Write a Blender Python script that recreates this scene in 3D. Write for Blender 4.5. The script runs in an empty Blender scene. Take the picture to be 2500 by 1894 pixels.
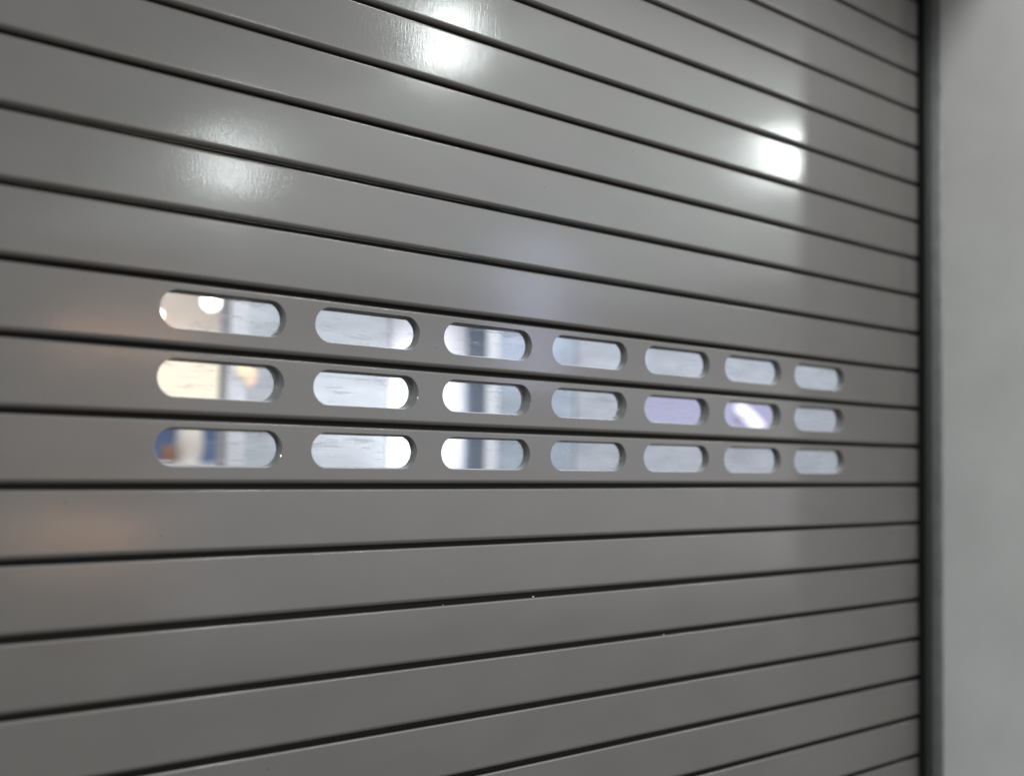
import bpy, bmesh, math, random
from mathutils import Vector, Matrix

random.seed(7)
P = 0.055                       # slat pitch (m)
Z0 = 26 * P                     # height of the joint under the lowest punched slat
SC = bpy.context.scene
COL = SC.collection

# ------------------------------------------------------------------ camera
YAW, PITCH, ROLL = 0.72206, 0.06041, 0.02022
CAM = Vector((-7.01231 * P, -15.63968 * P, Z0 + 0.55616 * P))
fw = Vector((math.sin(YAW) * math.cos(PITCH), math.cos(YAW) * math.cos(PITCH), math.sin(PITCH)))
rt = fw.cross(Vector((0, 0, 1))).normalized()
up = rt.cross(fw)
r2 = rt * math.cos(ROLL) + up * math.sin(ROLL)
u2 = up * math.cos(ROLL) - rt * math.sin(ROLL)
cd = bpy.data.cameras.new('camera')
cam = bpy.data.objects.new('camera', cd)
COL.objects.link(cam)
cam.matrix_world = Matrix(((r2.x, u2.x, -fw.x, CAM.x), (r2.y, u2.y, -fw.y, CAM.y), (r2.z, u2.z, -fw.z, CAM.z), (0, 0, 0, 1)))
cd.sensor_width = 36.0
cd.lens = 2800 / 2500 * 36.0
cd.clip_start = 0.02
cd.clip_end = 100
cd.dof.use_dof = True
cd.dof.focus_distance = 1.10
cd.dof.aperture_fstop = 2.6
SC.camera = cam

# ------------------------------------------------------------------ world, exposure
w = bpy.data.worlds.new('World')
SC.world = w
w.use_nodes = True
bg = w.node_tree.nodes['Background']
bg.inputs['Color'].default_value = (0.96, 1.0, 0.99, 1)
bg.inputs['Strength'].default_value = 0.36
SC.view_settings.view_transform = 'Standard'
SC.view_settings.look = 'None'
SC.view_settings.exposure = 0
SC.view_settings.gamma = 1

# ------------------------------------------------------------------ lamps
def area(name, loc, target, size, radiance, color, size_y=None, shape='DISK'):
    d = bpy.data.lights.new(name, 'AREA')
    d.shape = shape if size_y is None else 'RECTANGLE'
    d.size = size
    a = math.pi * size * size / 4
    if size_y is not None:
        d.size_y = size_y
        a = size * size_y
    d.energy = radiance * math.pi * a
    d.color = color
    o = bpy.data.objects.new(name, d)
    COL.objects.link(o)
    o.location = loc
    o.rotation_euler = (Vector(target) - Vector(loc)).to_track_quat('-Z', 'Y').to_euler()
    return o

CEIL = 2.75
COOL = (0.93, 1.0, 0.98)
def down(name, x, y, radiance, size=0.3, col=COOL, aim=None, size_y=None):
    return area(name, (x, y, CEIL), aim or (x, y, 0), size, radiance, col, size_y)
# tilted ceiling spots of the hall in front of the shutter
down('ceiling_spot', 1.745, -1.90, 58, 0.12, COOL, (0.4, 0, 1.6), 0.21)
down('ceiling_spot', 3.60, -1.95, 58, 0.12, COOL, (0.8, 0, 1.6), 0.22)
down('ceiling_spot', 2.00, -3.78, 46, 0.15, COOL, (0.2, 0, 1.6), 0.28)
down('ceiling_spot', -1.90, -0.57, 370, 0.22, COOL)  # unseen lamp added on the left to brighten the side wall
down('ceiling_spot', 0.85, -0.54, 70, 0.16, (1.0, 0.975, 0.955))
# large soft panel added across the hall for a sheen low on the slats
area('added_sheen_light', (7.6, -7.0, 1.25), (7.6, 0, 1.25), 9.0, 0.95, (0.97, 0.95, 1.0), 2.4)
# wide soft panel added above the hall to brighten the upper slats
area('added_ceiling_fill', (4.9, -4.6, 3.0), (4.9, -4.6, 0), 5.4, 1.6, COOL, 5.8)
# bluish sign and warm shop fronts across the hall, seen only as faint reflections
area('blue_sign_lamp', (4.35, -4.35, 2.35), (0.4, 0, 1.6), 0.35, 6.5, (0.62, 0.66, 1.0), 0.9)
area('warm_shop_lamp', (1.40, -3.80, 1.12), (0, 0, 1.4), 0.48, 7.5, (1.0, 0.55, 0.30), 0.15)
area('warm_shop_lamp', (1.52, -3.70, 1.92), (0, 0, 1.5), 0.55, 6.5, (1.0, 0.55, 0.32), 0.15)
# the lit room behind the shutter
area('shop_ceiling_light', (2.0, 0.95, 2.75), (2.0, 1.15, 0), 3.4, 8.0, (0.95, 0.98, 1.0), 0.7)
area('added_shelf_light', (1.35, 2.55, 2.45), (1.45, 3.0, 1.4), 0.2, 110, (1.0, 0.95, 0.88))  # unseen lamp added to brighten the things on the shelf
sp = area('added_column_spot', (0.10, 1.15, 1.72), (1.38, 1.40, 1.52), 0.06, 110, (0.97, 0.98, 1.0))  # added lamp that turns the column's left side white
sp.data.spread = math.radians(26)

# ------------------------------------------------------------------ materials
def mat(name):
    m = bpy.data.materials.new(name)
    m.use_nodes = True
    nt = m.node_tree
    return m, nt, nt.nodes['Principled BSDF']

def noise(nt, scale, vec_scale=(1, 1, 1), detail=4, rough=0.55):
    tc = nt.nodes.new('ShaderNodeTexCoord')
    mp = nt.nodes.new('ShaderNodeMapping')
    mp.inputs['Scale'].default_value = vec_scale
    n = nt.nodes.new('ShaderNodeTexNoise')
    n.inputs['Scale'].default_value = scale
    n.inputs['Detail'].default_value = detail
    n.inputs['Roughness'].default_value = rough
    oi = nt.nodes.new('ShaderNodeObjectInfo')
    off = nt.nodes.new('ShaderNodeVectorMath'); off.operation = 'MULTIPLY_ADD'
    nt.links.new(oi.outputs['Random'], off.inputs[0])
    off.inputs[1].default_value = (3.1, 2.3, 4.7)
    nt.links.new(tc.outputs['Object'], off.inputs[2])
    nt.links.new(off.outputs['Vector'], mp.inputs['Vector'])
    nt.links.new(mp.outputs['Vector'], n.inputs['Vector'])
    return n

def ramp(nt, src, a, b, ca, cb):
    r = nt.nodes.new('ShaderNodeValToRGB')
    r.color_ramp.elements[0].position = a
    r.color_ramp.elements[1].position = b
    r.color_ramp.elements[0].color = (*ca, 1) if not isinstance(ca, float) else (ca, ca, ca, 1)
    r.color_ramp.elements[1].color = (*cb, 1) if not isinstance(cb, float) else (cb, cb, cb, 1)
    nt.links.new(src, r.inputs['Fac'])
    return r

def bump(nt, b, h, strength, dist):
    n = nt.nodes.new('ShaderNodeBump')
    n.inputs['Strength'].default_value = strength
    n.inputs['Distance'].default_value = dist
    nt.links.new(h, n.inputs['Height'])
    nt.links.new(n.outputs['Normal'], b.inputs['Normal'])
    return n

def shutter_paint():
    m, nt, b = mat('grey_shutter_paint')
    n = noise(nt, 22, (0.4, 1, 1))
    c = ramp(nt, n.outputs['Fac'], 0.3, 0.7, (0.197, 0.186, 0.180), (0.220, 0.208, 0.201))
    # sparse dark specks and scuffs
    s = noise(nt, 240, (1, 1, 1), 1)
    sr = ramp(nt, s.outputs['Fac'], 0.81, 0.83, 1.0, 0.35)
    mx = nt.nodes.new('ShaderNodeMix'); mx.data_type = 'RGBA'; mx.blend_type = 'MULTIPLY'
    mx.inputs['Factor'].default_value = 1
    nt.links.new(c.outputs['Color'], mx.inputs['A'])
    nt.links.new(sr.outputs['Color'], mx.inputs['B'])
    nt.links.new(mx.outputs['Result'], b.inputs['Base Color'])
    b.inputs['Roughness'].default_value = 0.33
    b.inputs['Specular IOR Level'].default_value = 0.45
    b.inputs['Coat Weight'].default_value = 0.75
    r = ramp(nt, noise(nt, 14, (0.4, 1, 1), 6).outputs['Fac'], 0.3, 0.72, 0.085, 0.16)
    nt.links.new(r.outputs['Color'], b.inputs['Coat Roughness'])
    g = noise(nt, 560, (1.0, 1.0, 0.2), 2)          # fine vertical orange peel
    bm_ = bump(nt, b, g.outputs['Fac'], 0.105, 0.0004)
    nt.links.new(bm_.outputs['Normal'], b.inputs['Coat Normal'])
    return m

def simple(name, col, rough, metal=0.0, spec=0.5, nscale=30, var=0.06, bumpd=None, vs=(1, 1, 1)):
    m, nt, b = mat(name)
    n = noise(nt, nscale, vs)
    lo = tuple(c * (1 - var) for c in col); hi = tuple(min(1, c * (1 + var)) for c in col)
    c = ramp(nt, n.outputs['Fac'], 0.3, 0.7, lo, hi)
    nt.links.new(c.outputs['Color'], b.inputs['Base Color'])
    b.inputs['Roughness'].default_value = rough
    b.inputs['Metallic'].default_value = metal
    b.inputs['Specular IOR Level'].default_value = spec
    if bumpd:
        g = noise(nt, bumpd[0], vs, 3)
        bump(nt, b, g.outputs['Fac'], bumpd[1], bumpd[2])
    return m

def emit(name, col, strength):
    m, nt, b = mat(name)
    n = noise(nt, 6)
    c = ramp(nt, n.outputs['Fac'], 0.3, 0.7, tuple(x * 0.96 for x in col), col)
    nt.links.new(c.outputs['Color'], b.inputs['Emission Color'])
    b.inputs['Emission Strength'].default_value = strength
    b.inputs['Base Color'].default_value = (0.12, 0.12, 0.12, 1)
    return m

def pane_mat():
    m = bpy.data.materials.new('clear_scratched_polycarbonate')
    m.use_nodes = True
    nt = m.node_tree
    nt.nodes.clear()
    out = nt.nodes.new('ShaderNodeOutputMaterial')
    tr = nt.nodes.new('ShaderNodeBsdfTransparent'); tr.inputs['Color'].default_value = (0.95, 0.965, 0.98, 1)
    gl = nt.nodes.new('ShaderNodeBsdfGlossy'); gl.inputs['Roughness'].default_value = 0.06
    df = nt.nodes.new('ShaderNodeBsdfDiffuse'); df.inputs['Color'].default_value = (0.8, 0.82, 0.85, 1)
    fr = nt.nodes.new('ShaderNodeFresnel'); fr.inputs['IOR'].default_value = 1.4
    m1 = nt.nodes.new('ShaderNodeMixShader')
    ge = nt.nodes.new('ShaderNodeNewGeometry')
    inv = nt.nodes.new('ShaderNodeMath'); inv.operation = 'SUBTRACT'; inv.inputs[0].default_value = 1
    nt.links.new(ge.outputs['Backfacing'], inv.inputs[1])
    ff = nt.nodes.new('ShaderNodeMath'); ff.operation = 'MULTIPLY'
    nt.links.new(fr.outputs[0], ff.inputs[0]); nt.links.new(inv.outputs[0], ff.inputs[1])
    nt.links.new(ff.outputs[0], m1.inputs[0]); nt.links.new(tr.outputs[0], m1.inputs[1]); nt.links.new(gl.outputs[0], m1.inputs[2])
    # long horizontal scuffs times a patchy mask
    s = noise(nt, 260, (0.10, 1, 1), 5, 0.6)
    sr = ramp(nt, s.outputs['Fac'], 0.53, 0.66, 0.0, 1.0)
    k = noise(nt, 38, (0.5, 1, 1), 3)
    kr = ramp(nt, k.outputs['Fac'], 0.45, 0.62, 0.0, 0.50)
    mu = nt.nodes.new('ShaderNodeMath'); mu.operation = 'MULTIPLY'
    nt.links.new(sr.outputs['Color'], mu.inputs[0]); nt.links.new(kr.outputs['Color'], mu.inputs[1])
    ad = nt.nodes.new('ShaderNodeMath'); ad.operation = 'ADD'; ad.inputs[1].default_value = 0.05
    nt.links.new(mu.outputs[0], ad.inputs[0])
    m2 = nt.nodes.new('ShaderNodeMixShader')
    nt.links.new(ad.outputs[0], m2.inputs[0]); nt.links.new(m1.outputs[0], m2.inputs[1]); nt.links.new(df.outputs[0], m2.inputs[2])
    nt.links.new(m2.outputs[0], out.inputs['Surface'])
    return m

M = dict(
    paint=shutter_paint(),
    cut=simple('punched_aluminium_edge', (0.20, 0.20, 0.20), 0.62, 0.1, 0.5, 90, 0.15, (500, 0.2, 0.0003)),
    black=simple('black_interlock_shadow', (0.015, 0.014, 0.013), 0.7),
    brush=simple('black_brush_seal', (0.012, 0.012, 0.013), 0.9, 0, 0.2, 400, 0.5),
    rail=simple('dark_painted_rail', (0.032, 0.034, 0.036), 0.5, 0.2),
    plate=simple('galvanised_rail_plate', (0.90, 0.92, 0.91), 0.30, 0.9, 0.5, 40, 0.12),
    wall=simple('white_plaster', (0.80, 0.80, 0.80), 0.75, 0, 0.3, 9, 0.05, (160, 0.12, 0.001)),
    soffit=simple('beige_plaster', (0.36, 0.29, 0.25), 0.8, 0, 0.3, 7, 0.03, (160, 0.12, 0.001)),
    floor=simple('brown_tile_floor', (0.088, 0.077, 0.068), 0.45, 0, 0.5, 5, 0.1),
    dust=simple('pale_dust', (0.75, 0.73, 0.68), 0.9),
    pane=pane_mat(),
    pale=simple('pale_brushed_panel', (0.57, 0.59, 0.63), 0.35, 0, 0.5, 26, 0.22, None, (0.25, 1, 2.5)),
    blue=simple('pale_blue_panel', (0.33, 0.375, 0.45), 0.35, 0, 0.5, 22, 0.26, None, (0.4, 1, 2.0)),
    navy=simple('slate_blue_shade', (0.05, 0.075, 0.12), 0.4),
    grey=simple('pale_grey_panel', (0.40, 0.41, 0.46), 0.35, 0, 0.5, 26, 0.28, None, (0.3, 1, 2.5)),
    post=simple('white_post', (0.82, 0.80, 0.84), 0.5),
    beige=simple('beige_shop_wall', (0.50, 0.44, 0.40), 0.8, 0, 0.3, 5, 0.05),
    cobalt=simple('blue_fabric', (0.03, 0.075, 0.20), 0.8),
    brown=simple('brown_leather', (0.20, 0.07, 0.03), 0.5),
    cream=simple('cream_ceramic', (0.85, 0.80, 0.72), 0.4),
    steel=simple('grey_steel', (0.3, 0.3, 0.3), 0.4, 0.8),
    lightbox=emit('lightbox_glow', (0.94, 0.96, 1.0), 1.6),
    warmbox=emit('warm_lightbox_glow', (1.0, 0.86, 0.64), 1.15),
    globe=emit('globe_glow', (1.0, 0.97, 0.93), 8.0),
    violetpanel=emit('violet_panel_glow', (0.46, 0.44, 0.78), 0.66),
    violet=emit('violet_glow', (0.85, 0.80, 1.0), 2.2),
)

# ------------------------------------------------------------------ mesh helpers
def obj(name, bm, m, parent=None, loc=None, smooth=None):
    me = bpy.data.meshes.new(name)
    bmesh.ops.recalc_face_normals(bm, faces=bm.faces[:])
    bm.to_mesh(me); bm.free()
    ms = m if isinstance(m, (list, tuple)) else [m]
    for x in ms:
        me.materials.append(x)
    if smooth is not None:
        for p in me.polygons:
            p.use_smooth = True
        me.set_sharp_from_angle(angle=math.radians(smooth))
    o = bpy.data.objects.new(name, me)
    COL.objects.link(o)
    if parent:
        o.parent = parent
    if loc:
        o.location = loc
    return o

def empty(name, loc, label, cat, group=None):
    o = bpy.data.objects.new(name, None)
    COL.objects.link(o)
    o.location = loc
    tag(o, label, cat, group)
    return o

def tag(o, label, cat, group=None):
    o['label'] = label; o['category'] = cat
    if group:
        o['group'] = group

def box(bm, x0, x1, y0, y1, z0, z1, bev=0.0):
    r = bmesh.ops.create_cube(bm, size=1)
    for v in r['verts']:
        v.co = Vector(((x0 + x1) / 2 + v.co.x * (x1 - x0), (y0 + y1) / 2 + v.co.y * (y1 - y0), (z0 + z1) / 2 + v.co.z * (z1 - z0)))
    if bev:
        es = list({e for v in r['verts'] for e in v.link_edges})
        bmesh.ops.bevel(bm, geom=es, offset=bev, segments=3, affect='EDGES', profile=0.5)
    return r

def boxbm(*a, bev=0.0):
    bm = bmesh.new(); box(bm, *a, bev=bev); return bm

def lathe(prof, n=28):
    bm = bmesh.new(); rings = []
    for r, z in prof:
        rings.append([bm.verts.new((r * math.cos(2 * math.pi * i / n), r * math.sin(2 * math.pi * i / n), z)) for i in range(n)])
    for a, b in zip(rings, rings[1:]):
        for i in range(n):
            bm.faces.new((a[i], a[(i + 1) % n], b[(i + 1) % n], b[i]))
    bm.faces.new(rings[0][::-1]); bm.faces.new(rings[-1])
    return bm

# ------------------------------------------------------------------ the setting
XW = 21.6 * P                 # plane of the side wall's reveal
DEP = 4.15 * P                # depth of the reveal in front of the slats
LZ = Z0 + 16.6 * P            # underside of the lintel
XL = -1.45                    # the shutter runs on to the left, out of frame

fl = obj('floor', boxbm(-9, 16, -15, 5, -0.10, 0.0), M['floor'])
fl['kind'] = 'structure'

o = obj('side_wall', boxbm(XW - 0.0015, XW + 1.2, -DEP, -0.43 * P, 0.0, 3.6, bev=0.002), M['wall'])
tag(o, 'white plastered side wall standing beside the shutter rail', 'wall')
o = obj('lintel', boxbm(XL - 0.4, XW - 0.003, -DEP, -0.02, LZ, 3.6), M['soffit'])
tag(o, 'beige plastered lintel spanning above the grey shutter', 'lintel')

# ------------------------------------------------------------------ the roller shutter
X0, X1 = XL, 21.42 * P
shutter = empty('roller_shutter', (0, 0, 0), 'grey metal roller shutter with three punched rows of long rounded openings', 'shutter')

def crown(t, sag):
    return sag * (2 * t - 1) ** 2

TOPR, BOTR = 0.0017, 0.0042
GAP = 0.0041
def edge_top():
    """profile from the back over the rounded top edge to the face; (y, z)"""
    pts = [(0.0128, P - 0.0075), (0.0060, P - 0.0045), (0.0028, P - 0.0007)]
    for i in range(0, 7):
        a = math.pi / 2 * i / 6
        pts.append((TOPR - TOPR * math.sin(a), P - 0.0002 - TOPR + TOPR * math.cos(a)))
    pts.append((0, P - 0.0002 - TOPR - 0.0004))
    return pts
def edge_bot():
    """profile from the face round the rolled lower edge to the back"""
    pts = [(0, GAP + BOTR + 0.0005)]
    for i in range(0, 9):
        a = math.pi / 2 * i / 8
        pts.append((BOTR * 1.25 - BOTR * 1.25 * math.cos(a), GAP + BOTR - BOTR * math.sin(a)))
    pts += [(0.0128, GAP + 0.0015)]
    return pts

def strip(bm, pts, x0, x1, nx=1, close=False):
    xs = [x0 + (x1 - x0) * i / nx for i in range(nx + 1)]
    rows = [[bm.verts.new((x, y, z)) for x in xs] for y, z in pts]
    for a, b in zip(rows, rows[1:]):
        for i in range(nx):
            bm.faces.new((a[i], a[i + 1], b[i + 1], b[i]))
    return rows

def plain_slat_mesh():
    bm = bmesh.new()
    t, b = edge_top(), edge_bot()
    zt, zb = t[-1][1], b[0][1]
    mid = [(0.0 - 0.00004 * (1 - (2 * (i / 10) - 1) ** 2), zt + (zb - zt) * i / 10) for i in range(1, 10)]
    prof = t + mid + b
    rows = strip(bm, prof, X0, X1, 6)
    back = [(0.0128, GAP + 0.0015), (0.0128, P - 0.0075)]
    strip(bm, back, X0, X1, 6)
    bmesh.ops.remove_doubles(bm, verts=bm.verts[:], dist=1e-6)
    me = bpy.data.meshes.new('slat')
    bmesh.ops.recalc_face_normals(bm, faces=bm.faces[:])
    bm.to_mesh(me); bm.free()
    me.materials.append(M['paint'])
    for p in me.polygons: p.use_smooth = True
    me.set_sharp_from_angle(angle=math.radians(35))
    return me

NS = 7
SP, SL, SH = 2.5877 * P, 2.0587 * P, 0.556 * P
SZ = 0.612 * P                 # centre height of an opening in its slat
def stadium(cx, cz, L, H, n=14):
    r = H / 2
    pts = []
    for i in range(n + 1):
        a = -math.pi / 2 + math.pi * i / n
        pts.append((cx + L / 2 - r + r * math.cos(a), cz + r * math.sin(a)))
    for i in range(n + 1):
        a = math.pi / 2 + math.pi * i / n
        pts.append((cx - L / 2 + r + r * math.cos(a), cz + r * math.sin(a)))
    return pts          # counter-clockwise, starting bottom right

TUN = 0.0092
def punched_slat(offx):
    bm = bmesh.new()
    t, b = edge_top(), edge_bot()
    zt, zb = t[-1][1], b[0][1]
    centres = [SL / 2 + i * SP for i in range(NS)]
    half = SP / 2
    xs = [X0] + [centres[0] - half] + [c + half for c in centres] + [X1]
    # rolled edges, full width, split at the same stations
    def strip_x(pts, mi=0):
        rows = [[bm.verts.new((x, y, z)) for x in xs] for y, z in pts]
        for a, c in zip(rows, rows[1:]):
            for i in range(len(xs) - 1):
                bm.faces.new((a[i], a[i + 1], c[i + 1], c[i])).material_index = mi
    strip_x(t); strip_x(b)
    # plain ends of the face
    for xa, xb in ((xs[0], xs[1]), (xs[-2], xs[-1])):
        for y in (0.0, 0.0105):
            z_a, z_b = (zb, zt) if y == 0 else (GAP + 0.0015, P - 0.0060)
            q = [bm.verts.new(c) for c in ((xa, y, z_a), (xb, y, z_a), (xb, y, z_b), (xa, y, z_b))]
            bm.faces.new(q)
    n = 14
    for c in centres:
        for side in (0, 1):
            y = 0.0 if side == 0 else TUN + 0.0005
            za, zc = (zb, zt) if side == 0 else (GAP + 0.0015, P - 0.0060)
            inner = stadium(c + (0 if side == 0 else offx), SZ, SL + (0.0006 if side == 0 else -0.001), SH + (0.0006 if side == 0 else -0.001), n)
            outer = []
            for k, (x, z) in enumerate(inner):
                if k <= n:       # right cap
                    f = k / n
                    if f < 0.25: q = (x + (c + half - x) * (f / 0.25), za)
                    elif f > 0.75: q = (x + (c + half - x) * ((1 - f) / 0.25), zc)
                    else: q = (c + half, za + (zc - za) * (f - 0.25) / 0.5)
                else:
                    f = (k - n - 1) / n
                    if f < 0.25: q = (x + (c - half - x) * (f / 0.25), zc)
                    elif f > 0.75: q = (x + (c - half - x) * ((1 - f) / 0.25), za)
                    else: q = (c - half, zc + (za - zc) * (f - 0.25) / 0.5)
                outer.append(q)
            iv = [bm.verts.new((x, y, z)) for x, z in inner]
            # make sure the rectangle corners exist
            ov = [bm.verts.new((x, y, z)) for x, z in outer]
            for k in range(len(iv)):
                k2 = (k + 1) % len(iv)
                bm.faces.new((iv[k], iv[k2], ov[k2], ov[k]))
            # corner fillers
            for k in range(len(iv)):
                k2 = (k + 1) % len(iv)
                a_, b_ = outer[k], outer[k2]
                if abs(a_[0] - b_[0]) > 1e-6 and abs(a_[1] - b_[1]) > 1e-6:
                    cx_ = c + half if max(a_[0], b_[0]) > c else c - half
                    cz_ = za if min(abs(a_[1] - za), abs(b_[1] - za)) < 1e-6 else zc
                    vv = bm.verts.new((cx_, y, cz_))
                    bm.faces.new((ov[k], ov[k2], vv))
        # small rim and tunnel wall through the slat
        rings = [stadium(c, SZ, SL + 0.0006, SH + 0.0006, n), stadium(c, SZ, SL, SH, n), stadium(c + offx * 0.35, SZ, SL - 0.0003, SH - 0.0003, n), stadium(c + offx, SZ, SL - 0.001, SH - 0.001, n)]
        ys = [0.0, 0.0004, 0.0035, TUN + 0.0005]
        rv = [[bm.verts.new((x, y, z)) for x, z in rg] for rg, y in zip(rings, ys)]
        for ri, (a, d) in enumerate(zip(rv, rv[1:])):
            for k in range(len(a)):
                k2 = (k + 1) % len(a)
                bm.faces.new((a[k], a[k2], d[k2], d[k])).material_index = 0 if ri == 0 else 1
    bmesh.ops.remove_doubles(bm, verts=bm.verts[:], dist=2e-6)
    return bm

plain = plain_slat_mesh()
slats = []
for k in range(-26, 17):
    tilt = random.uniform(-0.0028, 0.0028)
    if k in (0, 1, 2):
        offx = {2: 0.0, 1: -0.0040, 0: 0.0003}[k]
        s = obj('slat', punched_slat(offx), [M['paint'], M['cut']], shutter, (0, 0, Z0 + k * P), smooth=35)
        s['label'] = {2: 'punched slat with seven openings, topmost of three', 1: 'punched slat with seven openings, middle of three', 0: 'punched slat with seven openings, lowest of three'}[k]
        for i in range(NS):
            c = SL / 2 + i * SP + offx * 0.55
            bm = bmesh.new()
            pts = stadium(c, SZ, SL + 0.0006, SH + 0.0006, 10)
            f0 = [bm.verts.new((x, 0.0058, z)) for x, z in pts]
            f1 = [bm.verts.new((x, 0.0072, z)) for x, z in pts]
            bm.faces.new(f0)
            bm.faces.new(f1[::-1])
            for a in range(len(pts)):
                b_ = (a + 1) % len(pts)
                bm.faces.new((f0[a], f0[b_], f1[b_], f1[a]))
            obj('pane', bm, M['pane'], s)
    else:
        s = bpy.data.objects.new('slat', plain)
        COL.objects.link(s)
        s.parent = shutter
        s.location = (0, random.uniform(-0.0003, 0.0003), Z0 + k * P + random.uniform(-0.0003, 0.0003))
        s.rotation_euler = (tilt, random.uniform(-0.0001, 0.0001), 0)
    slats.append(s)
# dark hinge strips closing the joints behind the slats
hinge = bpy.data.meshes.new('hinge_strip')
bm = boxbm(X0, X1, 0.0112, 0.0124, -0.0072, GAP + 0.0012)
bm.to_mesh(hinge); bm.free(); hinge.materials.append(M['black'])
for k in range(-25, 17):
    h = bpy.data.objects.new('hinge_strip', hinge)
    COL.objects.link(h); h.parent = shutter; h.location = (0, 0, Z0 + k * P)

# ------------------------------------------------------------------ the guide rail
rail = empty('guide_rail', (21.4 * P, 0, 0), 'dark steel guide rail channel between the shutter and the white wall', 'rail')
def rp(name, m, x0, x1, y0, y1, bev=0.0006):
    q = boxbm(x0 - 21.4 * P, x1 - 21.4 * P, y0, y1, 0.0, LZ, bev=bev)
    return obj(name, q, m, rail)
rp('front_flange', M['rail'], 21.25 * P, XW - 0.0022, -0.0072, -0.0056)
rp('brush_strip', M['brush'], 21.10 * P, 21.40 * P, -0.0054, -0.0006, 0.0004)  # black seal, widened to stand for the shaded gap beside it too
rp('side_plate', M['plate'], XW - 0.0020, XW + 0.0010, -0.43 * P, 0.030)
rp('back_flange', M['rail'], 21.30 * P, XW - 0.0022, 0.0130, 0.0150)

# ------------------------------------------------------------------ dust on the joints
for (X, k, r, lab) in ((7.40, -2, 0.0012, 'largest pale dust crumb on the second joint below the lowest openings'),
                       (11.05, -3, 0.0010, 'pale dust crumb on the third joint below the lowest openings'),
                       (5.30, -2, 0.0006, 'tiny pale speck beside the largest crumb, second joint below the openings')):
    bm = bmesh.new()
    bmesh.ops.create_icosphere(bm, subdivisions=2, radius=r)
    for v in bm.verts:
        v.co *= random.uniform(0.75, 1.2); v.co.z *= 0.6
    o = obj('dust_crumb', bm, M['dust'], None, (X * P, 0.0012, Z0 + k * P + r * 0.35))
    tag(o, lab, 'dust crumb', 'dust crumbs on the slat joints')

# ------------------------------------------------------------------ the room behind the openings
CX, CY, CZ = CAM
def at(slope, dz, y):
    """a spot behind the shutter at depth y"""
    return CX + slope * (y - CY), y, CZ + dz * (y - CY)

YP = 1.50
def xp(s): return at(s, 0, YP)[0]
part = empty('partition', (xp(0.9), YP, 0), 'pale partition of bluish panels standing behind the punched openings', 'partition')
def pp(name, m, xa, xb, ya, yb, z1=2.4, bev=0.003):
    q = boxbm(xa - xp(0.9), xb - xp(0.9), ya - YP, yb - YP, 0.0, z1, bev=bev)
    return obj(name, q, m, part)
pp('post', M['post'], xp(0.513), xp(0.532), YP - 0.03, YP + 0.02)
pp('panel', M['pale'], xp(0.532) + 0.002, xp(0.706), YP, YP + 0.02)
cr = (xp(0.842) - xp(0.708)) / 2
bm = lathe([(cr, 0.0), (cr, 2.4)], 64)
cl = obj('round_column', bm, M['post'], None, (xp(0.775), YP + 0.01, 0), smooth=40)
tag(cl, 'round white column lit from one side, set in the pale partition', 'column')
pp('column_shade_strip', M['navy'], at(0.817, 0, YP - 0.18)[0], at(0.842, 0, YP - 0.18)[0], YP - 0.18, YP - 0.165)  # dark strip standing in for the shaded right side of the column
pp('panel', M['blue'], xp(0.846) + 0.001, xp(0.985), YP + 0.004, YP + 0.02)
pp('panel', M['grey'], xp(0.985) + 0.003, xp(1.10), YP, YP + 0.02)
pp('panel', M['grey'], xp(1.10) + 0.003, xp(1.9), YP + 0.004, YP + 0.02)

vx, vy, vz = at(1.333, 0.064, YP - 0.05)
vl = empty('wall_lamp', (vx, vy, vz), 'violet wall lamp with a glowing white tube, fixed on the pale partition', 'lamp')
bm = boxbm(-0.012, 0.012, 0.012, 0.054, -0.012, 0.012, bev=0.002); obj('bracket', bm, M['steel'], vl)
bm = lathe([(0.006, -0.075), (0.015, -0.062), (0.018, 0.0), (0.015, 0.062), (0.006, 0.075)], 20)
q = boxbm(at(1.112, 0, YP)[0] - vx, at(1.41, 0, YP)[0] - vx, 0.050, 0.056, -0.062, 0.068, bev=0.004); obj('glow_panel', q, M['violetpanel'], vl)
g = obj('tube', bm, M['violet'], vl, smooth=50); g.rotation_euler = (0, math.radians(-62), 0)

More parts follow.
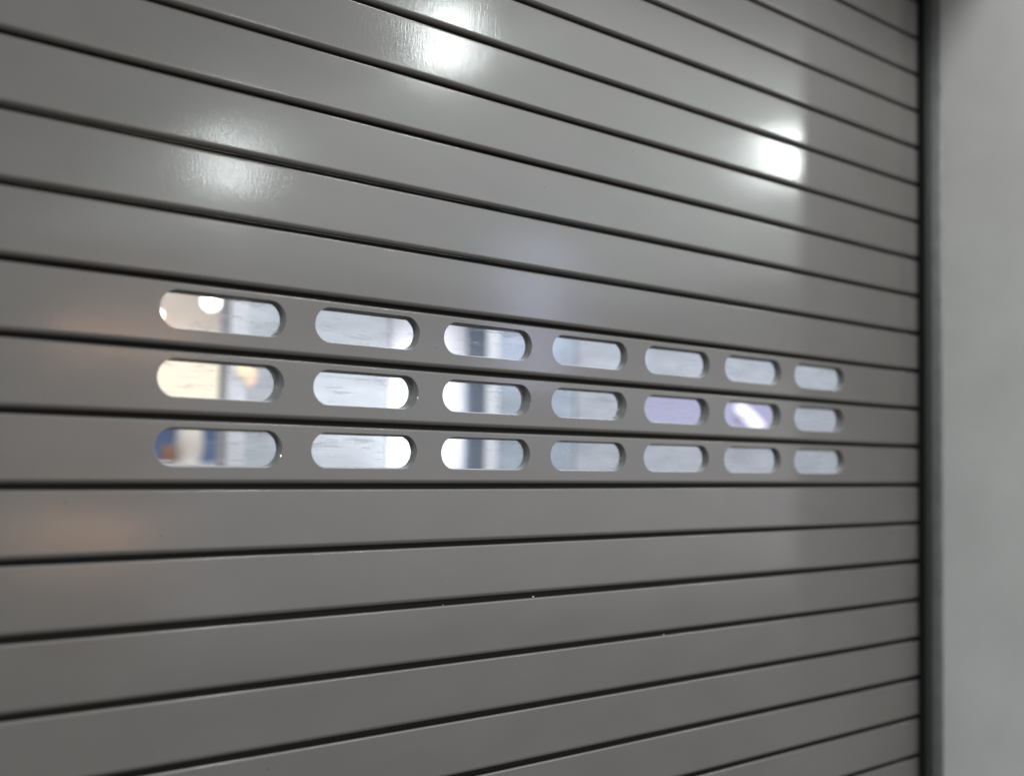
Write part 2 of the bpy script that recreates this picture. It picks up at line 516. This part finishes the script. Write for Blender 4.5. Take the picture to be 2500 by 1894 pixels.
YB = 3.0
bw = obj('back_wall', boxbm(-1.0, 4.5, YB + 0.35, YB + 0.45, 0, 3.2), M['beige'])
tag(bw, 'beige rear wall of the shop seen through the leftmost openings', 'wall')
a = at(0.40, 0, YB)[0]; b = at(0.56, 0, YB)[0]
lb = empty('lightbox_shelf', ((a + b) / 2, YB, 0), 'warm glowing lightbox shelf in the shop behind the shutter', 'shelf')
bm = boxbm((a - b) / 2, (b - a) / 2, 0.05, 0.12, CZ + 0.046 * (YB - CY), CZ + 0.112 * (YB - CY), bev=0.004); obj('light_panel', bm, M['warmbox'], lb)
bm = boxbm((a - b) / 2, (b - a) / 2, 0.06, 0.12, 0.0, CZ + 0.045 * (YB - CY), bev=0.004); obj('back_panel', bm, M['cobalt'], lb)
zs = at(0, -0.012, YB)[2]
bm = boxbm((a - b) / 2, (b - a) / 2, -0.12, 0.055, zs - 0.03, zs, bev=0.004); obj('shelf_board', bm, M['post'], lb)
px, py, pz = at(0.482, 0, YB - 0.03)
v = obj('vase', lathe([(0.03, 0.0), (0.045, 0.035), (0.05, 0.08), (0.042, 0.14), (0.028, 0.19), (0.033, 0.21)]), M['cream'], None, (px, py, zs), smooth=50)
tag(v, 'round cream vase standing on the shelf behind the shutter', 'vase')
px = at(0.462, 0, YB - 0.06)[0]
v = obj('leather_pouch', boxbm(-0.028, 0.028, -0.02, 0.02, 0, 0.062, bev=0.014), M['brown'], None, (px, YB - 0.06, zs), smooth=60)
tag(v, 'small brown leather pouch beside the cream vase', 'pouch')
for s_, d_, r_, lab in ((0.499, 0.142, 0.030, 'round white glowing globe lamp hanging beside the white post'), (0.4475, 0.124, 0.011, 'tiny bright globe lamp hanging before the beige rear wall')):
    gx, gy, gz = at(s_, d_, YB - 0.1)
    t = empty('pendant_lamp', (gx, gy, gz), lab, 'lamp')
    bm = bmesh.new(); bmesh.ops.create_uvsphere(bm, u_segments=20, v_segments=12, radius=r_)
    obj('globe', bm, M['globe'], t, smooth=60)
    bm = boxbm(-0.002, 0.002, -0.002, 0.002, r_, 3.2 - gz); obj('cord', bm, M['steel'], t)

for s_, d_, lab in ((0.5335, 0.083, 'cream modelled lamp bulb on the pale partition beside the white post'), (0.543, 0.075, 'peach modelled lamp bulb on the pale partition beside the cream one')):
    gx, gy, gz = at(s_, d_, YP - 0.03)
    t = empty('lamp_reflection', (gx, gy, gz), lab, 'reflection')  # glowing bead added in place of a lamp's blurred reflection
    m_ = emit('reflected_lamp_glow', (1.0, 0.84, 0.50) if s_ < 0.54 else (1.0, 0.66, 0.45), 1.25)
    obj('reflection', lathe([(0.004, -0.026), (0.012, -0.014), (0.014, 0.0), (0.012, 0.014), (0.004, 0.026)], 18), m_, t, smooth=60)
    obj('reflection_mount', boxbm(-0.004, 0.004, 0.010, 0.030, -0.004, 0.004), M['steel'], t)
